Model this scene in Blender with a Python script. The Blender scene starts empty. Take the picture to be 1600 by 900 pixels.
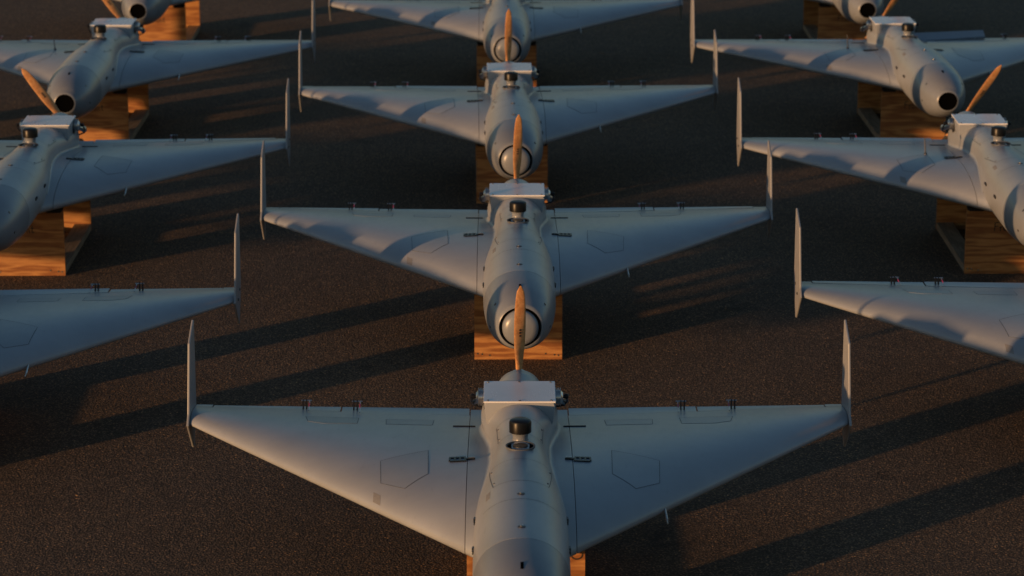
import bpy, bmesh, math, random
import numpy as np
from mathutils import Vector, Matrix
R = math.radians
S = bpy.context.scene
C = S.collection

# ------------------------------------------------------------------ camera
cam_d = bpy.data.cameras.new('camera')
cam = bpy.data.objects.new('camera', cam_d); C.objects.link(cam)
cam.location = (0, 0, 3.674)
cam.rotation_euler = (R(90 - 14.92), 0, 0)
cam_d.sensor_width = 36; cam_d.lens = 36 * 4460 / 1600
cam_d.clip_start = .1; cam_d.clip_end = 3000
cam_d.dof.use_dof = True; cam_d.dof.focus_distance = 10.8; cam_d.dof.aperture_fstop = 5.0
S.camera = cam
# ------------------------------------------------------------------ sky, sun, exposure
SUN_EL, SUN_AZ = 4.3, 49.0            # light travels towards (+x sin az, +y cos az)
w = bpy.data.worlds.new('World'); S.world = w; w.use_nodes = True
wn = w.node_tree
sky = wn.nodes.new('ShaderNodeTexSky'); sky.sky_type = 'NISHITA'; sky.sun_disc = False
sky.sun_elevation = R(SUN_EL); sky.sun_rotation = R(180 + SUN_AZ)
sky.altitude = 300; sky.air_density = 1.0; sky.dust_density = .6; sky.ozone_density = 2.0
bg = wn.nodes['Background']; bg.inputs['Strength'].default_value = .115
wn.links.new(sky.outputs[0], bg.inputs['Color'])
sd = bpy.data.lights.new('sun', 'SUN'); sd.energy = 3.6; sd.angle = R(.8); sd.color = (1, .54, .235)
sun = bpy.data.objects.new('sun', sd); C.objects.link(sun)
trav = Vector((math.sin(R(SUN_AZ)) * math.cos(R(SUN_EL)), math.cos(R(SUN_AZ)) * math.cos(R(SUN_EL)), -math.sin(R(SUN_EL))))
sun.rotation_euler = trav.to_track_quat('-Z', 'Y').to_euler(); sun.location = (-20, -20, 10)
V = S.view_settings
V.view_transform = 'Standard'; V.look = 'None'; V.gamma = 1; V.use_curve_mapping = False
V.exposure = 0.3

# ------------------------------------------------------------------ materials
def mat(name):
    m = bpy.data.materials.new(name); m.use_nodes = True
    return m, m.node_tree.nodes, m.node_tree.links, m.node_tree.nodes['Principled BSDF']
def ramp(N, stops):
    r = N.new('ShaderNodeValToRGB'); e = r.color_ramp.elements
    while len(e) < len(stops): e.new(.5)
    for k, (p, c) in enumerate(stops): e[k].position = p; e[k].color = c if len(c) == 4 else (*c, 1)
    return r
def noise(N, L, vec, scale, detail=4, rough=.55):
    n = N.new('ShaderNodeTexNoise'); n.inputs['Scale'].default_value = scale
    n.inputs['Detail'].default_value = detail; n.inputs['Roughness'].default_value = rough
    if vec is not None: L.new(vec, n.inputs['Vector'])
    return n
def plain(name, col, rough=.5, metal=0, var=.12, scale=30):
    m, N, L, B = mat(name)
    t = N.new('ShaderNodeTexCoord'); n = noise(N, L, t.outputs['Object'], scale)
    r = ramp(N, [(.3, [c * (1 - var) for c in col]), (.7, [min(1, c * (1 + var)) for c in col])])
    L.new(n.outputs[0], r.inputs[0]); L.new(r.outputs[0], B.inputs['Base Color'])
    B.inputs['Roughness'].default_value = rough; B.inputs['Metallic'].default_value = metal
    return m
def paint(name, col, rough=.36, spec=.5):
    m, N, L, B = mat(name)
    t0 = N.new('ShaderNodeTexCoord'); oi = N.new('ShaderNodeObjectInfo')
    sc = N.new('ShaderNodeVectorMath'); sc.operation = 'SCALE'; sc.inputs[0].default_value = (7.3, 3.9, 5.1); L.new(oi.outputs['Random'], sc.inputs['Scale'])
    ad = N.new('ShaderNodeVectorMath'); ad.operation = 'ADD'; L.new(t0.outputs['Object'], ad.inputs[0]); L.new(sc.outputs[0], ad.inputs[1])
    class T: outputs = {'Object': ad.outputs[0]}
    t = T
    big = noise(N, L, t.outputs['Object'], 2.3, 5, .6); fine = noise(N, L, t.outputs['Object'], 60, 3)
    r = ramp(N, [(.3, [c * .85 for c in col]), (.7, [c * 1.07 for c in col])])
    L.new(big.outputs[0], r.inputs[0])
    sm = N.new('ShaderNodeMapping'); sm.inputs['Scale'].default_value = (9, 2.2, 9); L.new(t.outputs['Object'], sm.inputs[0])
    scf = noise(N, L, sm.outputs[0], 5, 8, .7)
    r2 = ramp(N, [(.60, (0, 0, 0)), (.76, (1, 1, 1))]); L.new(scf.outputs[0], r2.inputs[0])
    mx = N.new('ShaderNodeMix'); mx.data_type = 'RGBA'; mx.inputs['B'].default_value = (*[c * .72 for c in col], 1)
    ml = N.new('ShaderNodeMath'); ml.operation = 'MULTIPLY'; ml.inputs[1].default_value = .6
    L.new(r2.outputs[0], ml.inputs[0]); L.new(ml.outputs[0], mx.inputs['Factor']); L.new(r.outputs[0], mx.inputs['A'])
    tv = N.new('ShaderNodeMapRange'); tv.inputs['To Min'].default_value = .93; tv.inputs['To Max'].default_value = 1.05; L.new(oi.outputs['Random'], tv.inputs[0])
    ms = N.new('ShaderNodeVectorMath'); ms.operation = 'SCALE'; L.new(mx.outputs['Result'], ms.inputs[0]); L.new(tv.outputs[0], ms.inputs['Scale'])
    L.new(ms.outputs[0], B.inputs['Base Color'])
    rr = N.new('ShaderNodeMapRange'); rr.inputs['To Min'].default_value = rough - .05; rr.inputs['To Max'].default_value = rough + .09
    L.new(scf.outputs[0], rr.inputs[0]); L.new(rr.outputs[0], B.inputs['Roughness'])
    b = N.new('ShaderNodeBump'); b.inputs['Strength'].default_value = .04; b.inputs['Distance'].default_value = .002
    L.new(fine.outputs[0], b.inputs['Height'])
    wv = noise(N, L, t.outputs['Object'], 5.5, 2, .5)
    b2 = N.new('ShaderNodeBump'); b2.inputs['Strength'].default_value = .5; b2.inputs['Distance'].default_value = .0022
    L.new(wv.outputs[0], b2.inputs['Height']); L.new(b.outputs[0], b2.inputs['Normal']); L.new(b2.outputs[0], B.inputs['Normal'])
    B.inputs['Specular IOR Level'].default_value = spec
    return m
def plywood(name, c0, c1, axis):
    m, N, L, B = mat(name)
    t = N.new('ShaderNodeTexCoord'); oi = N.new('ShaderNodeObjectInfo')
    ad = N.new('ShaderNodeVectorMath'); ad.operation = 'MULTIPLY_ADD'
    sc = N.new('ShaderNodeVectorMath'); sc.operation = 'SCALE'; sc.inputs[0].default_value = (3.1, 5.7, 2.3)
    L.new(oi.outputs['Random'], sc.inputs['Scale'])
    ad.inputs[1].default_value = {'x': (1.1, 9, 9), 'y': (9, 1.1, 9)}[axis]
    L.new(t.outputs['Object'], ad.inputs[0]); L.new(sc.outputs[0], ad.inputs[2])
    n = noise(N, L, ad.outputs[0], 1.3, 3, .5)
    mu = N.new('ShaderNodeMath'); mu.operation = 'MULTIPLY'; mu.inputs[1].default_value = 46; L.new(n.outputs[0], mu.inputs[0])
    sn = N.new('ShaderNodeMath'); sn.operation = 'SINE'; L.new(mu.outputs[0], sn.inputs[0])
    r = ramp(N, [(0, c0), (.55, [(a + b) / 2 for a, b in zip(c0, c1)]), (1, c1)])
    mr = N.new('ShaderNodeMapRange'); mr.inputs['From Min'].default_value = -1; L.new(sn.outputs[0], mr.inputs[0]); L.new(mr.outputs[0], r.inputs[0])
    f = noise(N, L, ad.outputs[0], 18, 6, .7)
    r2 = ramp(N, [(.35, (.78, .74, .7)), (.65, (1, 1, 1))]); L.new(f.outputs[0], r2.inputs[0])
    mx = N.new('ShaderNodeMix'); mx.data_type = 'RGBA'; mx.blend_type = 'MULTIPLY'; mx.inputs['Factor'].default_value = 1
    L.new(r.outputs[0], mx.inputs['A']); L.new(r2.outputs[0], mx.inputs['B']); L.new(mx.outputs['Result'], B.inputs['Base Color'])
    b = N.new('ShaderNodeBump'); b.inputs['Strength'].default_value = .25; b.inputs['Distance'].default_value = .001
    L.new(f.outputs[0], b.inputs['Height']); L.new(b.outputs[0], B.inputs['Normal'])
    B.inputs['Roughness'].default_value = .62
    return m
def asphalt():
    m, N, L, B = mat('asphalt')
    t = N.new('ShaderNodeTexCoord'); P = t.outputs['Object']
    v = N.new('ShaderNodeTexVoronoi'); v.inputs['Scale'].default_value = 112; v.inputs['Randomness'].default_value = 1; L.new(P, v.inputs['Vector'])
    v2 = N.new('ShaderNodeTexVoronoi'); v2.inputs['Scale'].default_value = 240; L.new(P, v2.inputs['Vector'])
    stone_glint = ramp(N, [(.15, (.115, .080, .054)), (.42, (.185, .127, .083)), (.65, (.25, .168, .106)), (.80, (.34, .22, .132)), (.97, (.80, .43, .18))])  # brightest stop paints orange glints into the grain colour
    L.new(v.outputs['Color'], stone_glint.inputs[0])
    edge = ramp(N, [(.25, (1, 1, 1)), (.62, (0, 0, 0))]); L.new(v.outputs['Distance'], edge.inputs[0])
    mx = N.new('ShaderNodeMix'); mx.data_type = 'RGBA'; mx.inputs['A'].default_value = (.075, .053, .037, 1)
    L.new(edge.outputs[0], mx.inputs['Factor']); L.new(stone_glint.outputs[0], mx.inputs['B'])
    big = noise(N, L, P, .55, 6, .6); r0 = ramp(N, [(.3, (.72, .72, .74)), (.7, (1.12, 1.1, 1.06))]); L.new(big.outputs[0], r0.inputs[0])
    st = noise(N, L, P, 1.7, 4, .65); st.inputs['Distortion'].default_value = .8
    rs = ramp(N, [(.27, (.45, .45, .47)), (.36, (1, 1, 1))]); L.new(st.outputs[0], rs.inputs[0])       # oil and water stains
    sp = noise(N, L, P, 9, 5, .7); rp = ramp(N, [(.3, (.82, .82, .83)), (.68, (1.1, 1.09, 1.07))]); L.new(sp.outputs[0], rp.inputs[0])
    ma = N.new('ShaderNodeMix'); ma.data_type = 'RGBA'; ma.blend_type = 'MULTIPLY'; ma.inputs['Factor'].default_value = 1
    L.new(r0.outputs[0], ma.inputs['A']); L.new(rs.outputs[0], ma.inputs['B'])
    r = N.new('ShaderNodeMix'); r.data_type = 'RGBA'; r.blend_type = 'MULTIPLY'; r.inputs['Factor'].default_value = 1
    L.new(ma.outputs['Result'], r.inputs['A']); L.new(rp.outputs[0], r.inputs['B'])
    m2 = N.new('ShaderNodeMix'); m2.data_type = 'RGBA'; m2.blend_type = 'MULTIPLY'; m2.inputs['Factor'].default_value = 1
    L.new(mx.outputs['Result'], m2.inputs['A']); L.new(r.outputs['Result'], m2.inputs['B']); L.new(m2.outputs['Result'], B.inputs['Base Color'])
    B.inputs['Roughness'].default_value = .85; B.inputs['Specular IOR Level'].default_value = .25
    h1 = N.new('ShaderNodeMath'); h1.operation = 'SUBTRACT'; h1.inputs[0].default_value = 1; L.new(v.outputs['Distance'], h1.inputs[1])
    h2 = N.new('ShaderNodeMath'); h2.operation = 'MULTIPLY_ADD'; h2.inputs[1].default_value = -.4; L.new(v2.outputs['Distance'], h2.inputs[0]); L.new(h1.outputs[0], h2.inputs[2])
    b = N.new('ShaderNodeBump'); b.inputs['Strength'].default_value = .8; b.inputs['Distance'].default_value = .009
    L.new(h2.outputs[0], b.inputs['Height'])
    L.new(b.outputs[0], B.inputs['Normal'])
    return m
M = dict(
    body=paint('grey airframe paint', (.29, .315, .345), .32),
    wing=paint('grey wing paint', (.285, .31, .345), .29),
    nose=paint('grey nose paint', (.20, .222, .255), .31),
    lid=paint('hatch paint', (.275, .30, .33), .33),
    cowl=paint('pale cowl lid', (.80, .81, .83), .24),
    fin=paint('winglet paint', (.275, .285, .30), .42),
    seam=plain('dark seam', (.085, .092, .10), .6),
    black=plain('black plastic', (.007, .007, .008), .34),
    hole=plain('black lens', (.0012, .0012, .0012), .9, 0, .12, 30),
    foam=plain('black foam', (.012, .012, .012), .9),
    metal=plain('cast aluminium', (.52, .50, .48), .28, 1, .15, 60),
    dmetal=plain('dark steel', (.10, .10, .105), .4, .8),
    pink=plain('pink sleeve', (.30, .03, .10), .5),
    ply=plywood('plywood face', (.25, .090, .020), (.45, .215, .066), 'x'),
    rail=plywood('shade-greyed rail', (.22, .17, .12), (.33, .26, .19), 'y'),  # rail wood coloured greyer for the panels' shade and blue sky light
    prop=plywood('varnished propeller wood', (.52, .235, .08), (.62, .315, .12), 'y'),
    ink=plain('marker ink', (.02, .015, .012), .7),
    decal=plain('grey tape', (.20, .20, .20), .6),
    tarmac=asphalt(), straw=plain('dry straw', (.26, .15, .07), .8))

M['black'].node_tree.nodes['Principled BSDF'].inputs['Specular IOR Level'].default_value = .22
M['hole'].node_tree.nodes['Principled BSDF'].inputs['Specular IOR Level'].default_value = .02
# ------------------------------------------------------------------ mesh helpers
def link(name, me, m, parent=None, loc=None, rot=None, sharp=35):
    o = bpy.data.objects.new(name, me); C.objects.link(o)
    if m and not me.materials: me.materials.append(m)
    if parent: o.parent = parent
    if loc: o.location = loc
    if rot: o.rotation_euler = rot
    return o
def mk(name, v, f, m=None, parent=None, smooth=True, sharp=35, loc=None, rot=None):
    me = bpy.data.meshes.new(name); me.from_pydata([tuple(map(float, p)) for p in v], [], f)
    bm = bmesh.new(); bm.from_mesh(me); bmesh.ops.recalc_face_normals(bm, faces=bm.faces); bm.to_mesh(me); bm.free()
    if smooth:
        for p in me.polygons: p.use_smooth = True
        me.set_sharp_from_angle(angle=R(sharp))
    return link(name, me, m, parent, loc, rot)
def boxm(name, lo, hi, m, parent=None, bev=0.0, loc=None, rot=None):
    bm = bmesh.new(); bmesh.ops.create_cube(bm, size=1)
    lo, hi = Vector(lo), Vector(hi)
    for v in bm.verts: v.co = Vector([(lo[i] + hi[i]) / 2 + v.co[i] * (hi[i] - lo[i]) for i in range(3)])
    if bev: bmesh.ops.bevel(bm, geom=bm.edges[:], offset=bev, segments=2, affect='EDGES')
    me = bpy.data.meshes.new(name); bm.to_mesh(me); bm.free()
    for p in me.polygons: p.use_smooth = True
    me.set_sharp_from_angle(angle=R(35))
    return link(name, me, m, parent, loc, rot)
def loft(rings, cap=True, closed=True):
    n = len(rings[0]); v = [p for r in rings for p in r]; f = []
    for i in range(len(rings) - 1):
        for j in range(n if closed else n - 1):
            k = (j + 1) % n
            f.append((i * n + j, i * n + k, (i + 1) * n + k, (i + 1) * n + j))
    if cap: f.append(tuple(range(n))); f.append(tuple(range((len(rings) - 1) * n, len(rings) * n)))
    return v, f
def lathe(prof, axis='y', seg=28, org=(0, 0, 0)):
    # prof: (radius, along) pairs, closed by caps
    rings = []
    for r, a in prof:
        ring = []
        for k in range(seg):
            t = 2 * math.pi * k / seg; c, s = r * math.cos(t), r * math.sin(t)
            p = {'y': (c, a, s), 'z': (c, s, a), 'x': (a, c, s)}[axis]
            ring.append((p[0] + org[0], p[1] + org[1], p[2] + org[2]))
        rings.append(ring)
    return loft(rings)
def tube(pts, r, seg=8):
    rings = []; P = [Vector(p) for p in pts]
    for i, p in enumerate(P):
        d = (P[min(i + 1, len(P) - 1)] - P[max(i - 1, 0)]).normalized()
        a = d.cross(Vector((.31, .27, .91))).normalized(); b = d.cross(a)
        rr = r[i] if isinstance(r, (list, tuple)) else r
        rings.append([tuple(p + a * rr * math.cos(2 * math.pi * k / seg) + b * rr * math.sin(2 * math.pi * k / seg)) for k in range(seg)])
    return loft(rings)
def join(*vfs):
    v, f = [], []
    for a, b in vfs: f += [tuple(i + len(v) for i in q) for q in b]; v += list(a)
    return v, f
def boxvf(lo, hi):
    v = [(x, y, z) for x in (lo[0], hi[0]) for y in (lo[1], hi[1]) for z in (lo[2], hi[2])]
    return v, [(0, 1, 3, 2), (4, 6, 7, 5), (0, 4, 5, 1), (2, 3, 7, 6), (0, 2, 6, 4), (1, 5, 7, 3)]
def spline(xs, ys):
    xs, ys = np.array(xs, float), np.array(ys, float)
    h = np.diff(xs); d = np.diff(ys) / h; mm = np.zeros(len(xs)); mm[0], mm[-1] = d[0], d[-1]
    for i in range(1, len(xs) - 1):
        mm[i] = 0 if d[i - 1] * d[i] <= 0 else 2 / (1 / d[i - 1] + 1 / d[i])
    def ev(x):
        x = min(max(x, xs[0]), xs[-1]); i = min(int(np.searchsorted(xs, x, 'right')) - 1, len(h) - 1); t = (x - xs[i]) / h[i]
        return float((1 + 2 * t) * (1 - t) ** 2 * ys[i] + t * (1 - t) ** 2 * h[i] * mm[i] + t * t * (3 - 2 * t) * ys[i + 1] + t * t * (t - 1) * h[i] * mm[i + 1])
    return ev

# ------------------------------------------------------------------ drone geometry (origin: between the wing tips, z = 0 the chord plane; nose towards -y)
HW = .41                                  # height of the chord plane above the ground
XT, XJ = 1.24, .185                       # wing tip, wing joint
def le(x): return -1.5 + (abs(x) - .17) * (1.40 / 1.07)
def te(x): return .06 + (abs(x) - .17) * (.085 / 1.08)
def hinge(x): return te(x) - (.105 - .04 * (abs(x) - .19))
TC = .088
def half_t(s, k=1): return 5 * TC * k * (.2969 * math.sqrt(max(s, 0)) - .126 * s - .3516 * s * s + .2843 * s ** 3 - .1030 * s ** 4)
def tk(x): return 1.05 + .6 * max(0, (abs(x) - .17) / 1.07) ** 2
def camber(s): return .022 * 4 * s * (1 - s) * (1.25 - s * .9) + .7 * max(0, s - .9) ** 2
def wz(x, y, top=True):
    a, b = le(x), te(x); c = b - a; s = min(max((y - a) / c, 0), 1)
    return c * (camber(s) + (half_t(s, tk(x)) if top else -half_t(s, tk(x)) * .9))
def wring(x, s0, s1, n):
    a, c = le(x), te(x) - le(x)
    ss = [s0 + (s1 - s0) * (1 - math.cos(math.pi * k / n * (1 if s1 < .999 else 1))) / 2 for k in range(n + 1)]
    up = [(x, a + c * s, c * (camber(s) + half_t(s, tk(x)))) for s in ss]
    lo = [(x, a + c * s, c * (camber(s) - half_t(s, tk(x)) * .9)) for s in ss]
    if s0 == 0: lo = lo[1:]
    return up[::-1] + lo
def shinge(x): return (hinge(x) - le(x)) / (te(x) - le(x))
# fuselage stations: y, half width, axis height, half height
ST = [(-2.40, .050, .082, .048), (-2.385, .074, .082, .070), (-2.345, .098, .083, .094), (-2.28, .121, .084, .116), (-2.19, .139, .084, .135), (-2.08, .149, .084, .146),
      (-1.96, .154, .084, .151), (-1.69, .155, .083, .151), (-1.45, .152, .083, .149), (-1.34, .145, .084, .145), (-1.22, .134, .085, .138), (-1.10, .120, .087, .130), (-.97, .107, .092, .126),
      (-.85, .100, .092, .121), (-.70, .100, .090, .117), (-.55, .114, .087, .114), (-.41, .132, .083, .112), (-.25, .142, .080, .110), (-.10, .118, .080, .092), (.02, .080, .083, .076)]
fw = spline([s[0] for s in ST], [s[1] for s in ST]); fc = spline([s[0] for s in ST], [s[2] for s in ST]); fh = spline([s[0] for s in ST], [s[3] for s in ST])
def fus(y, th, off=0):                    # th from the top, positive to +x
    e = 2 / 2.15; s, c = math.sin(th), math.cos(th)
    return ((fw(y) + off) * math.copysign(abs(s) ** e, s), y, fc(y) + (fh(y) + off) * math.copysign(abs(c) ** e, c))
def fring(y, n=56): return [fus(y, 2 * math.pi * k / n) for k in range(n)]
YS = -2.0                                 # nose seam
def ribbon(pts, wd, surf, closed=False, steps=8, off=.0007):
    # thin line draped on surf(a, b) -> point; pts in (a, b)
    P = []
    seq = pts + [pts[0]] if closed else pts
    for (a, b) in zip(seq[:-1], seq[1:]):
        for k in range(steps): P.append(tuple(a[i] + (b[i] - a[i]) * k / steps for i in (0, 1)))
    P.append(seq[-1])
    Q = [Vector(surf(*p)) for p in P]; v, f = [], []
    for i, q in enumerate(Q):
        d = (Q[min(i + 1, len(Q) - 1)] - Q[max(i - 1, 0)]).normalized()
        a, b = P[i]; e = 1e-3
        n = (Vector(surf(a + e, b)) - Vector(surf(a - e, b))).cross(Vector(surf(a, b + e)) - Vector(surf(a, b - e))).normalized()
        if n.z < 0: n = -n
        sd_ = d.cross(n).normalized() * wd / 2
        v += [q + sd_ + n * off, q - sd_ + n * off]
        if i: f.append((2 * i - 2, 2 * i - 1, 2 * i + 1, 2 * i))
    return v, f
def lidvf(pts, surf, off=.0006, steps=6, rings=5):
    ca = sum(p[0] for p in pts) / len(pts); cb = sum(p[1] for p in pts) / len(pts)
    per = []
    for a, b in zip(pts, pts[1:] + pts[:1]):
        for k in range(steps): per.append((a[0] + (b[0] - a[0]) * k / steps, a[1] + (b[1] - a[1]) * k / steps))
    n = len(per); v, f = [], []
    for r in range(rings + 1):
        t = .06 + .94 * r / rings
        for p in per:
            q = surf(ca + (p[0] - ca) * t, cb + (p[1] - cb) * t); v.append((q[0], q[1], q[2] + off))
    for p in per: q = surf(*p); v.append((q[0], q[1], q[2] - .001))
    for r in range(rings + 1):
        for j in range(n): f.append((r * n + j, r * n + (j + 1) % n, (r + 1) * n + (j + 1) % n, (r + 1) * n + j))
    f.append(tuple(range(n)))
    return v, f
def top(x, y): return (x, y, wz(x, y))

def build_wing(root, sd):
    g = .001
    xs = [XJ + g + (XT - XJ - g) * k / 26 for k in range(27)]
    rings = [[(sd * p[0], p[1], p[2]) for p in wring(x, 0, shinge(x), 26)] for x in xs]
    W = mk('wing', *loft(rings), M['wing'], root)
    # rounded wing end under the winglet, fixed trailing edge at the tip
    for (x0, x1, nm) in ((XJ + .004, .676, 'elevon'), (.682, 1.172, 'elevon'), (1.176, XT, 'trailing_edge')):
        v, f = loft([[(sd * p[0], p[1], p[2]) for p in wring(x0 + (x1 - x0) * k / 8, shinge(x0 + (x1 - x0) * k / 8) + (.0035 / (te(x0) - le(x0))), 1, 8)] for k in range(9)])
        if nm == 'elevon':
            hx, hy = sd * x0, hinge(x0)
            hz = wz(x0, hy) - .01
            slope = (hinge(x1) - hinge(x0)) / (x1 - x0)
            v = [(p[0] - hx, p[1] - hy, p[2] - hz) for p in v]
            el = mk(nm, v, f, M['wing'], W, loc=(hx, hy, hz)); el['inner'] = x0 < .3; el['side'] = sd
        else: mk(nm, v, f, M['wing'], W)
    mir = lambda pts: [(sd * a, b) for a, b in pts]
    hatches = [[(.327, -.677), (.493, -.77), (.484, -.96), (.398, -1.04), (.32, -.946)],
               [(.602, -.125), (.803, -.111), (.788, -.205), (.729, -.243), (.603, -.243)],
               [(.319, -.155), (.499, -.148), (.495, -.245), (.323, -.256)]]
    for k, h in enumerate(hatches):
        lid = mk('hatch', *lidvf(mir(h), lambda x, y: top(x, y)), M['lid'] if k != 1 else M['lid'], W)
        mk('seam', *ribbon(mir(h), .0020, top, True, off=.0009), M['seam'], lid, smooth=False)
    # strap latch over the joint and the pin in front of the trailing edge
    y0 = -.82
    def bar(x0, x1, ya, yb, dz):
        v = []
        for x, y in ((x0, ya), (x1, ya), (x1, yb), (x0, yb)):
            v += [(sd * x, y, wz(x, y) - .003), (sd * x, y, wz(x, y) + dz)]
        return v, [(0, 2, 3, 1), (2, 4, 5, 3), (4, 6, 7, 5), (6, 0, 1, 7), (1, 3, 5, 7), (0, 6, 4, 2)]
    lt = mk('latch', *join(bar(.188, .246, -.838, -.826, .004), bar(.192, .250, -.796, -.784, .004), *[bar(.19 + .018 * k, .197 + .018 * k, -.827, -.795, .0038) for k in range(4)],
                          bar(.158, .192, -.818, -.806, .005)), M['black'], W, smooth=False)
    mk('pin', *bar(.160, .182, -.814, -.809, .009), M['metal'], lt, smooth=False)
    mk('pin', *bar(.163, .246, -.279, -.273, .004), M['black'], W, smooth=False)
    # control horns with pushrods
    for hx in (.618, .812):
        yy = te(hx) - .035; z0 = wz(hx, yy)
        pl = [(yy - .018, z0 - .004), (yy + .016, z0 - .006), (yy + .012, z0 + .026), (yy + .002, z0 + .036), (yy - .006, z0 + .034)]
        v = [(sd * (hx + d), a, b) for d in (-.002, .002) for a, b in pl]; n = len(pl)
        v2 = [(p[0] + sd * .013, p[1], p[2]) for p in v]
        f = [tuple(range(n)), tuple(range(n, 2 * n))] + [(j, (j + 1) % n, n + (j + 1) % n, n + j) for j in range(n)]
        hn = mk('control_horn', *join((v, f), (v2, f)), M['black'], W, smooth=False)
        rod = [(sd * (hx - .012), yy, z0 + .030), (sd * (hx - .014), yy - .09, wz(hx, yy - .09) + .006)]
        mk('pushrod', *join(tube(rod, .0022), tube([(sd * (hx - .02), yy, z0 + .031), (sd * (hx + .02), yy, z0 + .031)], .0025)), M['metal'], hn)
        q = [tuple(rod[0][i] + (rod[1][i] - rod[0][i]) * t for i in range(3)) for t in (.25, .6)]
        mk('sleeve', *tube(q, .0026), M['pink'], hn)
    # winglet
    yb = te(XT); pr = [(-.125, -.002), (-.085, .03), (.000, .285), (yb + .004, .338), (yb + .006, -.0), (.055, -.138), (.042, -.140)]
    t = .0095; v = []
    for d in (0, 1):
        for a, b in pr:
            toe = 0
            v.append((sd * (XT + .002 + toe + d * t), a, b + .002))
    n = len(pr)
    bmv, bmf = v, [tuple(range(n)), tuple(range(n, 2 * n))] + [(j, (j + 1) % n, n + (j + 1) % n, n + j) for j in range(n)]
    fn = mk('winglet', bmv, bmf, M['fin'], root, smooth=False)
    bvm = fn.modifiers.new('edge', 'BEVEL'); bvm.width = .003; bvm.segments = 2; bvm.limit_method = 'ANGLE'
    for (a, b) in ((.075, .012), (-.01, -.012)):
        toe = 0
        mk('bolt', *lathe([(.0065, sd * (XT + toe + t - .002)), (.0065, sd * (XT + toe + t + .005)), (.003, sd * (XT + toe + t + .007))], 'x', 10, (0, a, b)), M['dmetal'], fn)
    return W

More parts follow.
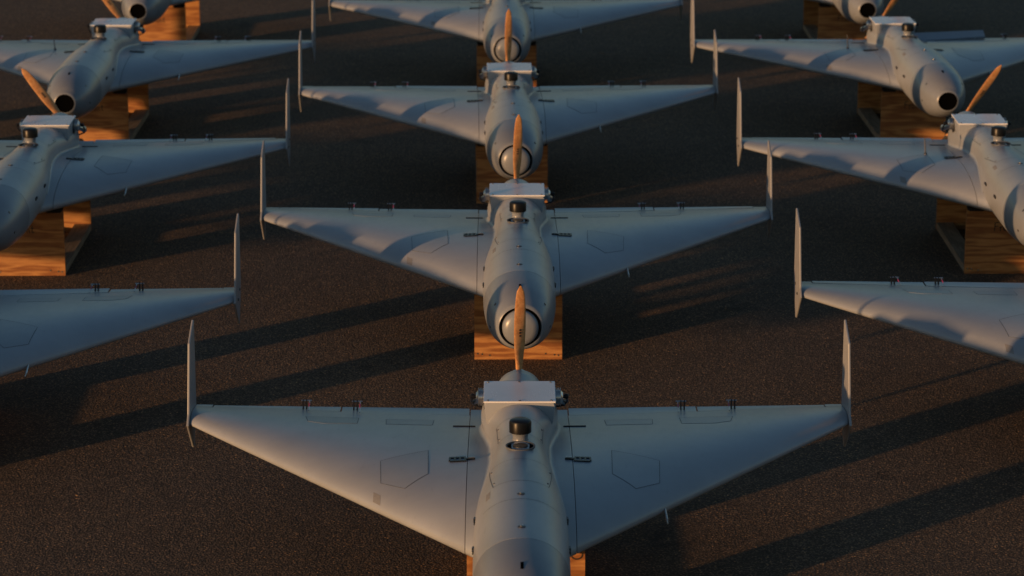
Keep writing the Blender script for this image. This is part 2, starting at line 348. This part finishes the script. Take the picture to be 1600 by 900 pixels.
def build_drone(kind, name):
    root = bpy.data.objects.new(name, None); C.objects.link(root); root.empty_display_size = .2
    # fuselage with the fixed inner wing
    ys = [YS + (.02 - YS) * k / 60 for k in range(61)]
    fo = mk('fuselage', *loft([fring(y) for y in ys]), M['body'], root, sharp=50)
    for sd in (-1, 1):
        xs = [.02, .10, .14, XJ - .0012]
        def stub(x):
            r = wring(x, 0, 1, 30)
            return [(sd * p[0], p[1] if p[1] < -.3 else p[1] - .02 * (p[1] + .3) / .4, p[2]) for p in r]
        mk('wing_root', *loft([stub(x) for x in xs]), M['body'], root)
        # fillet between fuselage and wing root
        rows = []
        for k in range(61):
            y = -1.44 + 1.40 * k / 60; z = wz(.15, y); fr = .006 + .012 * min(1, (y + 1.44) / .5)
            zz = min(max((z + fr - fc(y)) / fh(y), -.98), .98)
            th = math.acos(math.copysign(abs(zz) ** (2.15 / 2), zz)); p0 = fus(y, th, .0004)
            zz = min(max((z - fc(y)) / fh(y), -.98), .98); th1 = math.acos(math.copysign(abs(zz) ** (2.15 / 2), zz)); p1 = fus(y, th1)
            x2 = min(p1[0] + fr, XJ - .002); a = Vector((p0[0], y, p0[2])); c_ = Vector((x2, y, wz(x2, y) + .0004)); b_ = Vector((min(p1[0] + .001, x2), y, wz(.15, y) + .001))
            rows.append([(lambda q: (sd * q.x, q.y, q.z))(a * (1 - t) ** 2 + b_ * 2 * t * (1 - t) + c_ * t * t) for t in [i / 6 for i in range(7)]])
        mk('root_fillet', *loft(rows, cap=False, closed=False), M['body'], root)
        build_wing(root, sd)
    fsurf = lambda y, th: fus(y, th)
    def fline(pts, wd=.0024, closed=False): return ribbon([(p[0], p[1]) for p in pts], wd, fsurf, closed, 10, .0008)
    # hatches on the fuselage spine
    for (a, b, t0, t1) in ((-1.18, -1.44, .92, .62), (-.66, -.88, .95, .85)):
        lid = mk('hatch_seam', *join(fline([(a, -t0), (b, -t1)]), fline([(a, t0), (b, t1)]), fline([(b, -t1), (b, t1)], .002), fline([(a, -t0), (a, t0)], .002)), M['seam'], fo, smooth=False)
        for y in (a + (b - a) * .2, a + (b - a) * .85):
            tt = (t0 + (t1 - t0) * (y - a) / (b - a)) * .9
            for s_ in (-1, 1):
                p = fus(y, s_ * tt); mk('screw', *lathe([(.004, p[2] - .003), (.004, p[2] + .0012)], 'z', 8, (p[0], p[1], 0)), M['dmetal'], fo)
    mk('panel_seam', *fline([(-1.63, -.9), (-1.63, .9)], .0025), M['seam'], fo, smooth=False)
    for y in (-1.58, -1.9):
        z = fc(y) + fh(y)
        b = mk('fastener', *lathe([(.013, z - .004), (.013, z + .001), (.010, z + .002)], 'z', 16, (0, y, 0)), M['dmetal'], fo)
        mk('screw', *lathe([(.0055, z), (.0055, z + .005), (.003, z + .006)], 'z', 10, (0, y, 0)), M['metal'], b)
    for y in (-1.50, -1.78):
        for s_ in (-1, 1):
            p = fus(y, s_ * 1.43)
            b = boxm('bracket', (-.0035, -.026, -.006), (.0035, .026, .006), M['black'], fo, .001, loc=(p[0], y, p[2] + .004))
            boxm('clip', (-.005, -.006, -.004), (.005, .006, .009), M['dmetal'], b, .001)
    mk('tape_patch', *lidvf([(-1.46, -.83), (-1.46, -.70), (-1.53, -.70), (-1.53, -.83)], fsurf, .0006, 3, 2), M['decal'], fo)
    # service ring and dome antenna
    y = -1.03; z = fc(y) + fh(y)
    rg = mk('service_ring', *join(*[lathe([(r1, z - .004), (r1, z + .0010), (r0, z + .0010), (r0, z - .004)], 'z', 32, (0, y, 0)) for r0, r1 in ((.046, .051),)]), M['seam'], fo)
    mk('ring_cap', *lathe([(.026, z - .004), (.026, z + .0015), (.018, z + .002), (.017, z + .0015), (.004, z + .0015)], 'z', 24, (0, y, 0)), M['dmetal'], rg)
    y = -.955; z = fc(y) + fh(y) - .004
    an = mk('dome_antenna', *lathe([(.034, z - .01), (.026, z + .006), (.027, z + .020), (.032, z + .027), (.035, z + .031)], 'z', 28, (0, y, 0)), M['nose'], root)
    mk('antenna_cap', *lathe([(.0385, z + .0312), (.0385, z + .066), (.036, z + .072), (.028, z + .0755), (.01, z + .077)], 'z', 28, (0, y, 0)), M['black'], an)
    # nose cone
    ns = [YS - .0025 + (-2.385 - YS) * (k / 30) for k in range(31)]
    if kind == 'ring':
        ns = [y for y in ns if y > -2.345] + [-2.345]
        nr = [fring(y) for y in ns]
        def face(sc, y): return [(sc * .098 * math.sin(2 * math.pi * k / 56), y, .083 + sc * .094 * math.cos(2 * math.pi * k / 56)) for k in range(56)]
        nose = mk('nose_cone', *loft(nr + [face(.90, -2.351), face(.89, -2.347), face(.88, -2.33), face(.3, -2.33)]), M['nose'], root, sharp=50)
        mk('gasket', *lathe([(.083, -2.322), (.083, -2.352), (.077, -2.353), (.077, -2.322)], 'y', 40, (0, 0, .083)), M['hole'], nose)
        mk('nose_cap', *lathe([(.0755, -2.325), (.0745, -2.362), (.068, -2.371), (.05, -2.379), (.02, -2.384), (.004, -2.385)], 'y', 40, (0, 0, .083)), M['nose'], nose)
    else:
        nr = [fring(y) for y in ns]
        def face(sc, y): return [(sc * .074 * math.sin(2 * math.pi * k / 56), y, .082 + sc * .070 * math.cos(2 * math.pi * k / 56)) for k in range(56)]
        nose = mk('nose_cone', *loft(nr + [face(.93, -2.394), face(.80, -2.4015), face(.755, -2.4025), face(.75, -2.36), face(.2, -2.36)]), M['nose'], root, sharp=50)
        mk('sensor_window', *lathe([(.053, -2.36), (.054, -2.400), (.050, -2.402), (.047, -2.4015), (.044, -2.398), (.03, -2.395), (.004, -2.394)], 'y', 40, (0, 0, .082)), M['hole'], nose)
    for th in (-.95, .95, -1.75, 1.75):
        p = Vector(fus(-2.26, th)); c0 = Vector((0, -2.26, fc(-2.26))); d = (p - c0).normalized()
        mk('screw', *tube([p - d * .004, p + d * .0015], .0065, 10), M['dmetal'], nose)
    p = fus(-2.20, 0); boxm('slot', (-.005, -.02, -.003), (.005, .02, .0035), M['hole'], nose, .001, loc=(0, -2.20, p[2] - .002), rot=(R(12), 0, 0))
    # engine cowl: square lid over the tail
    def cr(y, hw_, zt, zb):
        return [(-hw_, y, zt - .012), (-hw_ + .004, y, zt), (hw_ - .004, y, zt), (hw_, y, zt - .012), (hw_ * .95, y, .13), (hw_ * .72, y, zb), (-hw_ * .72, y, zb), (-hw_ * .95, y, .13)]
    cw = mk('engine_cowl', *loft([cr(-.490, .126, .203, .06), cr(-.48, .129, .205, .05), cr(-.24, .129, .206, .02), cr(-.17, .108, .175, .03)]), M['body'], root, sharp=25)
    lid = boxm('cowl_lid', (-.131, -.125, 0), (.131, .125, .006), M['cowl'], cw, .0015, loc=(0, -.366, .2045), rot=(R(.5), 0, 0))
    for (a, b) in ((-.115, -.11), (.115, -.11), (-.115, .11), (.115, .11), (0, -.115), (0, .113)):
        mk('screw', *lathe([(.0045, .004), (.0045, .0075), (.003, .0082)], 'z', 8, (a, b, 0)), M['dmetal'], lid)
    mk('rear_cowl', *lathe([(.090, -.22), (.090, -.02), (.088, .04), (.080, .058), (.06, .066), (.02, .068)], 'y', 36, (0, 0, .083)), M['body'], root)
    # engine cylinders
    for sd in (-1, 1):
        pr = [(.030, .116)]
        for k in range(6): pr += [(.026, 0.1190 + k * .006), (.033, 0.1195 + k * .006), (.033, 0.1215 + k * .006), (.026, 0.1220 + k * .006)]
        pr += [(.02, .156), (.016, .160)]
        cy = mk('engine_cylinder', *lathe([(r, sd * a) for r, a in pr], 'x', 20, (0, -.31, .172)), M['metal'], root, sharp=20)
        mk('spark_plug', *lathe([(.007, sd * .150), (.007, sd * .164), (.010, sd * .165), (.010, sd * .177), (.006, sd * .181)], 'x', 12, (0, -.305, .172)), M['black'], cy)
        mk('ignition_lead', *tube([(sd * .173, -.305, .168), (sd * .178, -.26, .14), (sd * .168, -.21, .11), (sd * .13, -.17, .09)], .004), M['black'], cy)
        mk('exhaust', *tube([(sd * .145, -.265, .15), (sd * .165, -.225, .13), (sd * .160, -.16, .115), (sd * .15, -.09, .11)], [.012, .014, .015, .012], 12), M['metal'], root)
        pl = mk('mount_plate', *lathe([(.040, sd * .1265), (.040, sd * .131)], 'x', 24, (0, -.31, .165)), M['dmetal'], root)
    # propeller
    pv = []
    for s_ in (1, -1):
        rr = []
        for k in range(17):
            t = k / 16; r = .018 + .352 * t
            ch = spline([0, .12, .35, .7, .9, .975, 1], [.030, .040, .054, .046, .034, .022, .006])(t); th = spline([0, .2, 1], [.024, .014, .004])(t)
            tw = R(46 * (1 - t) ** 1.4 + 14)
            ring = []
            for j in range(14):
                a = 2 * math.pi * j / 14; u, q = ch / 2 * math.cos(a), th / 2 * math.sin(a)
                ring.append((s_ * (u * math.cos(tw) - q * math.sin(tw)), u * math.sin(tw) + q * math.cos(tw), s_ * r))
            rr.append(ring)
        pv.append(loft(rr))
    pp = mk('propeller', *join(pv[0], pv[1], lathe([(.03, -.018), (.034, -.012), (.034, .014), (.03, .018)], 'y', 24)), M['prop'], root, sharp=60, loc=(0, .195, .090))
    mk('spinner', *lathe([(.045, -.145), (.045, -.022), (.040, -.018)], 'y', 24), M['metal'], pp)
    mk('hub_plate', *lathe([(.028, .019), (.028, .03), (.012, .032), (.012, .045)], 'y', 20), M['metal'], pp)
    tw = R(46 * (.5) ** 1.4 + 14)
    for k, dz in enumerate((-.012, 0, .011)):
        for s_ in (1, -1):
            boxm('printed_mark', (-.0045, -.0006, -.0035), (.0045, .0006, .0035), M['ink'], pp, 0, loc=(s_ * .002, -.0062 if True else 0, s_ * (.185 + dz)), rot=(0, 0, tw - R(0)))
    # pitot on the right wing, tape on the left leading edge
    x = .497; y = le(x)
    pt = mk('pitot_tube', *join(tube([(x, y + .02, wz(x, y + .01) - .012), (x + .004, y - .075, -.012)], .004), tube([(x + .004, y - .075, -.012), (x + .004, y - .11, -.012)], .0026)), M['metal'], root)
    mk('tape_patch', *lidvf([(-.508, -1.044), (-.482, -1.079), (-.482, -1.035), (-.508, -1.0)], lambda a, b: (a, b, wz(a, b)), .0007, 3, 2), M['decal'], root)
    if kind == 'hole':
        x, y = -.33, -.68; z = wz(x, y)
        ra = mk('rod_antenna', *join(lathe([(.009, z - .003), (.008, z + .006), (.004, z + .012)], 'z', 12, (x, y, 0)), tube([(x, y, z + .01), (x - .006, y + .004, z + .085)], [.0036, .0024])), M['dmetal'], root)
    return root

# ------------------------------------------------------------------ wooden stand
def strokes(lines, wd, m, parent, loc, rot):
    v, f = [], []
    for ln in lines:
        for a, b in zip(ln[:-1], ln[1:]):
            d = Vector((b[0] - a[0], b[1] - a[1])); n = Vector((-d.y, d.x)).normalized() * wd / 2; e = d.normalized() * wd * .3
            k = len(v)
            for q in ((a[0] - e.x + n.x, a[1] - e.y + n.y), (b[0] + e.x + n.x, b[1] + e.y + n.y), (b[0] + e.x - n.x, b[1] + e.y - n.y), (a[0] - e.x - n.x, a[1] - e.y - n.y)):
                v.append((q[0], 0, q[1]))
            f.append((k, k + 1, k + 2, k + 3))
    return mk('handwriting', v, f, m, parent, smooth=False, loc=loc, rot=rot)
def arc(cx, cy, rx, ry, a0, a1, n=10): return [(cx + rx * math.cos(R(a0 + (a1 - a0) * k / n)), cy + ry * math.sin(R(a0 + (a1 - a0) * k / n))) for k in range(n + 1)]
FRONT = [[(0, 0), (.02, 1)], [(.02, 1), (.5, 1.04)], [(.01, .55), (.38, .58)],
         [(.66, .5), (.7, 0)], [(.69, .3)] + arc(.85, .36, .14, .16, 150, 50, 5),
         arc(1.26, .26, .17, .25, 90, 450, 14),
         [(1.62, .5), (1.64, 0)], [(1.63, .3)] + arc(1.78, .34, .13, .17, 160, 20, 6) + [(1.93, 0)],
         [(2.28, .85), (2.26, .1), (2.36, 0), (2.46, .06)], [(2.08, .52), (2.48, .56)]]
def build_stand(name):
    root = bpy.data.objects.new(name, None); C.objects.link(root)
    t = .018
    def panel(nm, y, hw_, pad):
        zt = HW + min(wz(.19, y, False), wz(.12, y, False)) - pad - .001
        n = 12; zf = HW + fc(y) - fh(y) - pad * .8; nw = .105
        pts = [(-hw_, .0), (hw_, .0), (hw_, zt)]
        if zf < zt: pts += [(nw * math.cos(math.pi * k / n), zt - (zt - zf) * math.sin(math.pi * k / n)) for k in range(n + 1)]
        pts += [(-hw_, zt)]
        m_ = len(pts)
        v = [(a, y + s_, b) for s_ in (-t / 2, t / 2) for a, b in pts]
        f = [tuple(range(m_)), tuple(range(m_, 2 * m_))] + [(j, (j + 1) % m_, m_ + (j + 1) % m_, m_ + j) for j in range(m_)]
        o = mk(nm, v, f, M['ply'], root, smooth=False)
        for s_ in (-1, 1):
            x0, x1 = sorted((s_ * .112, s_ * (hw_ - .004)))
            z1 = HW + wz(.15, y, False)
            boxm('foam_pad', (x0, y - .03, zt), (x1, y + .03, zt + pad + .012), M['foam'], root, .006)
        return o, zt
    fp, zt = panel('front_panel', -1.26, .20, .038)
    rp, _ = panel('rear_panel', -.31, .20, .03)
    for s_ in (-1, 1):
        x0, x1 = sorted((s_ * .199, s_ * .110))
        boxm('side_rail', (x0, -1.26 + t / 2 + .001, .002), (x1, -.31 - t / 2 - .001, .040), M['rail'], root, .002)
    boxm('cross_rail', (-.109, -.84, .002), (.109, -.76, .038), M['rail'], root, .002)
    for x in (-.185, -.165, -.13, .125, .165, .183):
        mk('screw', *lathe([(.0045, -1.26 - t / 2 - .0012), (.0045, -1.26 - t / 2 + .002)], 'y', 8, (x, 0, .024 + .004 * math.sin(x * 60))), M['metal'], fp)
        mk('screw', *lathe([(.0045, -.31 - t / 2 - .0012), (.0045, -.31 - t / 2 + .002)], 'y', 8, (x, 0, .027)), M['metal'], rp)
    sc = .042
    hwr = strokes([[(a * sc, b * sc) for a, b in ln] for ln in FRONT], .0045, M['ink'], fp, (-.055, -1.26 - t / 2 - .0008, .225), None)
    return root

# ------------------------------------------------------------------ ground
def ground():
    g = 1500; v = [(-g, -g, 0), (g, -g, 0), (g, g, 0), (-g, g, 0)]
    o = mk('tarmac', v, [(0, 1, 2, 3)], M['tarmac'], smooth=False)
    o['kind'] = 'structure'; o['label'] = 'dark brown coarse tarmac under the drones'
ground()

# ------------------------------------------------------------------ placing
def copy_tree(o, parent=None):
    c = o.copy(); C.objects.link(c); c.parent = parent
    for ch in o.children: copy_tree(ch, c)
    return c
proto = {'ring': build_drone('ring', 'delta_wing_drone'), 'hole': build_drone('hole', 'delta_wing_drone')}
pst = build_stand('wooden_stand')
used = set()
# x, y of the point between the wing tips, nose kind, propeller angle, label, stand label
DR = [
 (.027, 10.36, 'ring', 1, 'nearest grey delta-wing drone, alone in the foreground at the bottom centre', 'wooden stand under the nearest drone, cut off by the bottom edge'),
 (.022, 13.66, 'ring', 2, 'second drone of the middle column, straight behind the nearest drone', 'plywood stand under the second drone of the middle column'),
 (-.022, 16.86, 'ring', 1, 'third drone of the middle column, ringed nose behind an upright wooden propeller', 'plywood stand under the third drone of the middle column'),
 (-.045, 20.12, 'ring', 0, 'farthest drone of the middle column, cut off by the top edge', 'plywood stand under the farthest drone of the middle column'),
 (-2.455, 12.10, 'hole', -36, 'front drone of the left column, only its blue-grey right wing in view', 'plywood stand under the front drone of the left column'),
 (-2.475, 15.30, 'hole', -37, 'second drone of the left column, cowl and dome antenna by the left edge', 'plywood stand marked Front in the left column, lower half sunlit'),
 (-2.545, 18.44, 'hole', -36, 'third drone of the left column with round black nose window at upper left', 'plywood stand under the third drone of the left column'),
 (-2.56, 21.66, 'hole', -30, 'farthest drone of the left column, black nose at the top left edge', 'bright orange plywood stand at the top left under the farthest left drone'),
 (2.515, 12.22, 'hole', 34, 'front drone of the right column, only its sunlit left wing in view', 'plywood stand under the front drone of the right column'),
 (2.495, 15.34, 'hole', 34, 'second drone of the right column, cowl and dome antenna by the right edge', 'shaded plywood stand by the right edge under the second right drone'),
 (2.43, 18.50, 'hole', 33, 'third drone of the right column, black nose window, one elevon raised', 'shaded plywood stand under the black-nosed third drone of the right column'),
 (2.40, 21.70, 'hole', 33, 'farthest drone of the right column, black nose at the top right edge', 'brown plywood stand at the top right under the farthest right drone'),
 (-4.95, 13.74, 'hole', -36, 'drone just beyond the left edge whose shadow falls on the left column', 'plywood stand just beyond the left edge, nearer of two'),
 (-4.98, 16.95, 'hole', -36, 'farther drone beyond the left edge, shading the third left drone', 'plywood stand just beyond the left edge, farther of two'),
]
rng = random.Random(4)
YAW = [0.1, 0.3, 1.0, 0.4, 0.4, 0.3, -0.3, 0.3, 0.4, 0.4, 1.7, 0.6, 0.4, 0.4]
STAND_BACK = [0, 0.13, 0.05, 0, 0, 0, 0, 0, 0, 0, 0, 0, 0, 0]
for i, (x, y, kind, pa, lab, slab) in enumerate(DR):
    if kind in used: d = copy_tree(src[kind])
    else:
        d = proto[kind]; used.add(kind)
        if i == 0: src = dict(proto)
    yaw = R(YAW[i])
    d.location = (x, y, HW); d.rotation_euler = (0, 0, yaw)
    d['label'] = lab; d['category'] = 'drone'; d['group'] = 'grey delta-wing drones parked in staggered columns'
    for ch in d.children:
        if ch.name.startswith('propeller'): ch.rotation_euler = (0, R(pa), 0)
        if ch.name.startswith('wing'):
            for e in ch.children:
                if e.name.startswith('elevon'): e.rotation_euler = (R(24 if i == 10 and e.get('inner') and e.get('side') > 0 else rng.uniform(-1.5, 2.2)), 0, 0)
    s = pst if i == 0 else copy_tree(pst)
    s.location = (x + (.018 if i == 0 else 0), y + STAND_BACK[i], 0); s.rotation_euler = (0, 0, yaw)
    s['label'] = slab; s['category'] = 'stand'; s['group'] = 'wooden stands carrying the drones'
# the pen loop on the right of the nearest stand
fp0 = next(c for c in pst.children if c.name.startswith('front_panel'))
ztop = max(v.co.z for v in fp0.data.vertices)
strokes([arc(0, 0, .019, .016, 170, 370, 12)], .005, M['ink'], fp0, (.172, -1.26 - .009 - .0008, ztop - .012), None)
# ------------------------------------------------------------------ bits of litter on the tarmac
def litter():
    rg = random.Random(9); v, f = [], []
    for k in range(260):
        x, y = rg.uniform(-5, 5), rg.uniform(8, 26); a = rg.uniform(0, 6.28); r = rg.choice((.003, .003, .004, .004, .006))
        if k < 40: L_, W_, H_ = rg.uniform(.02, .05), .0022, .0022
        else: L_, W_, H_ = r, r * rg.uniform(.5, .9), r * rg.uniform(.5, .8)
        n = len(v)
        for z in (-.001, H_):
            for (u, q) in ((-1, -1), (1, -1), (1, 1), (-1, 1)):
                k2 = 1 if z < 0 else rg.uniform(.45, .8); uu, qq = u * L_ * k2, q * W_ * k2
                v.append((x + uu * math.cos(a) - qq * math.sin(a), y + uu * math.sin(a) + qq * math.cos(a), z))
        f += [tuple(n + i for i in q) for q in ((0, 3, 2, 1), (4, 5, 6, 7), (0, 1, 5, 4), (1, 2, 6, 5), (2, 3, 7, 6), (3, 0, 4, 7))]
    o = mk('loose_grit', v, f, M['straw'], smooth=False)
    o['kind'] = 'stuff'; o['label'] = 'scattered tan grit and dry straw bits on the tarmac'; o['category'] = 'grit'
litter()
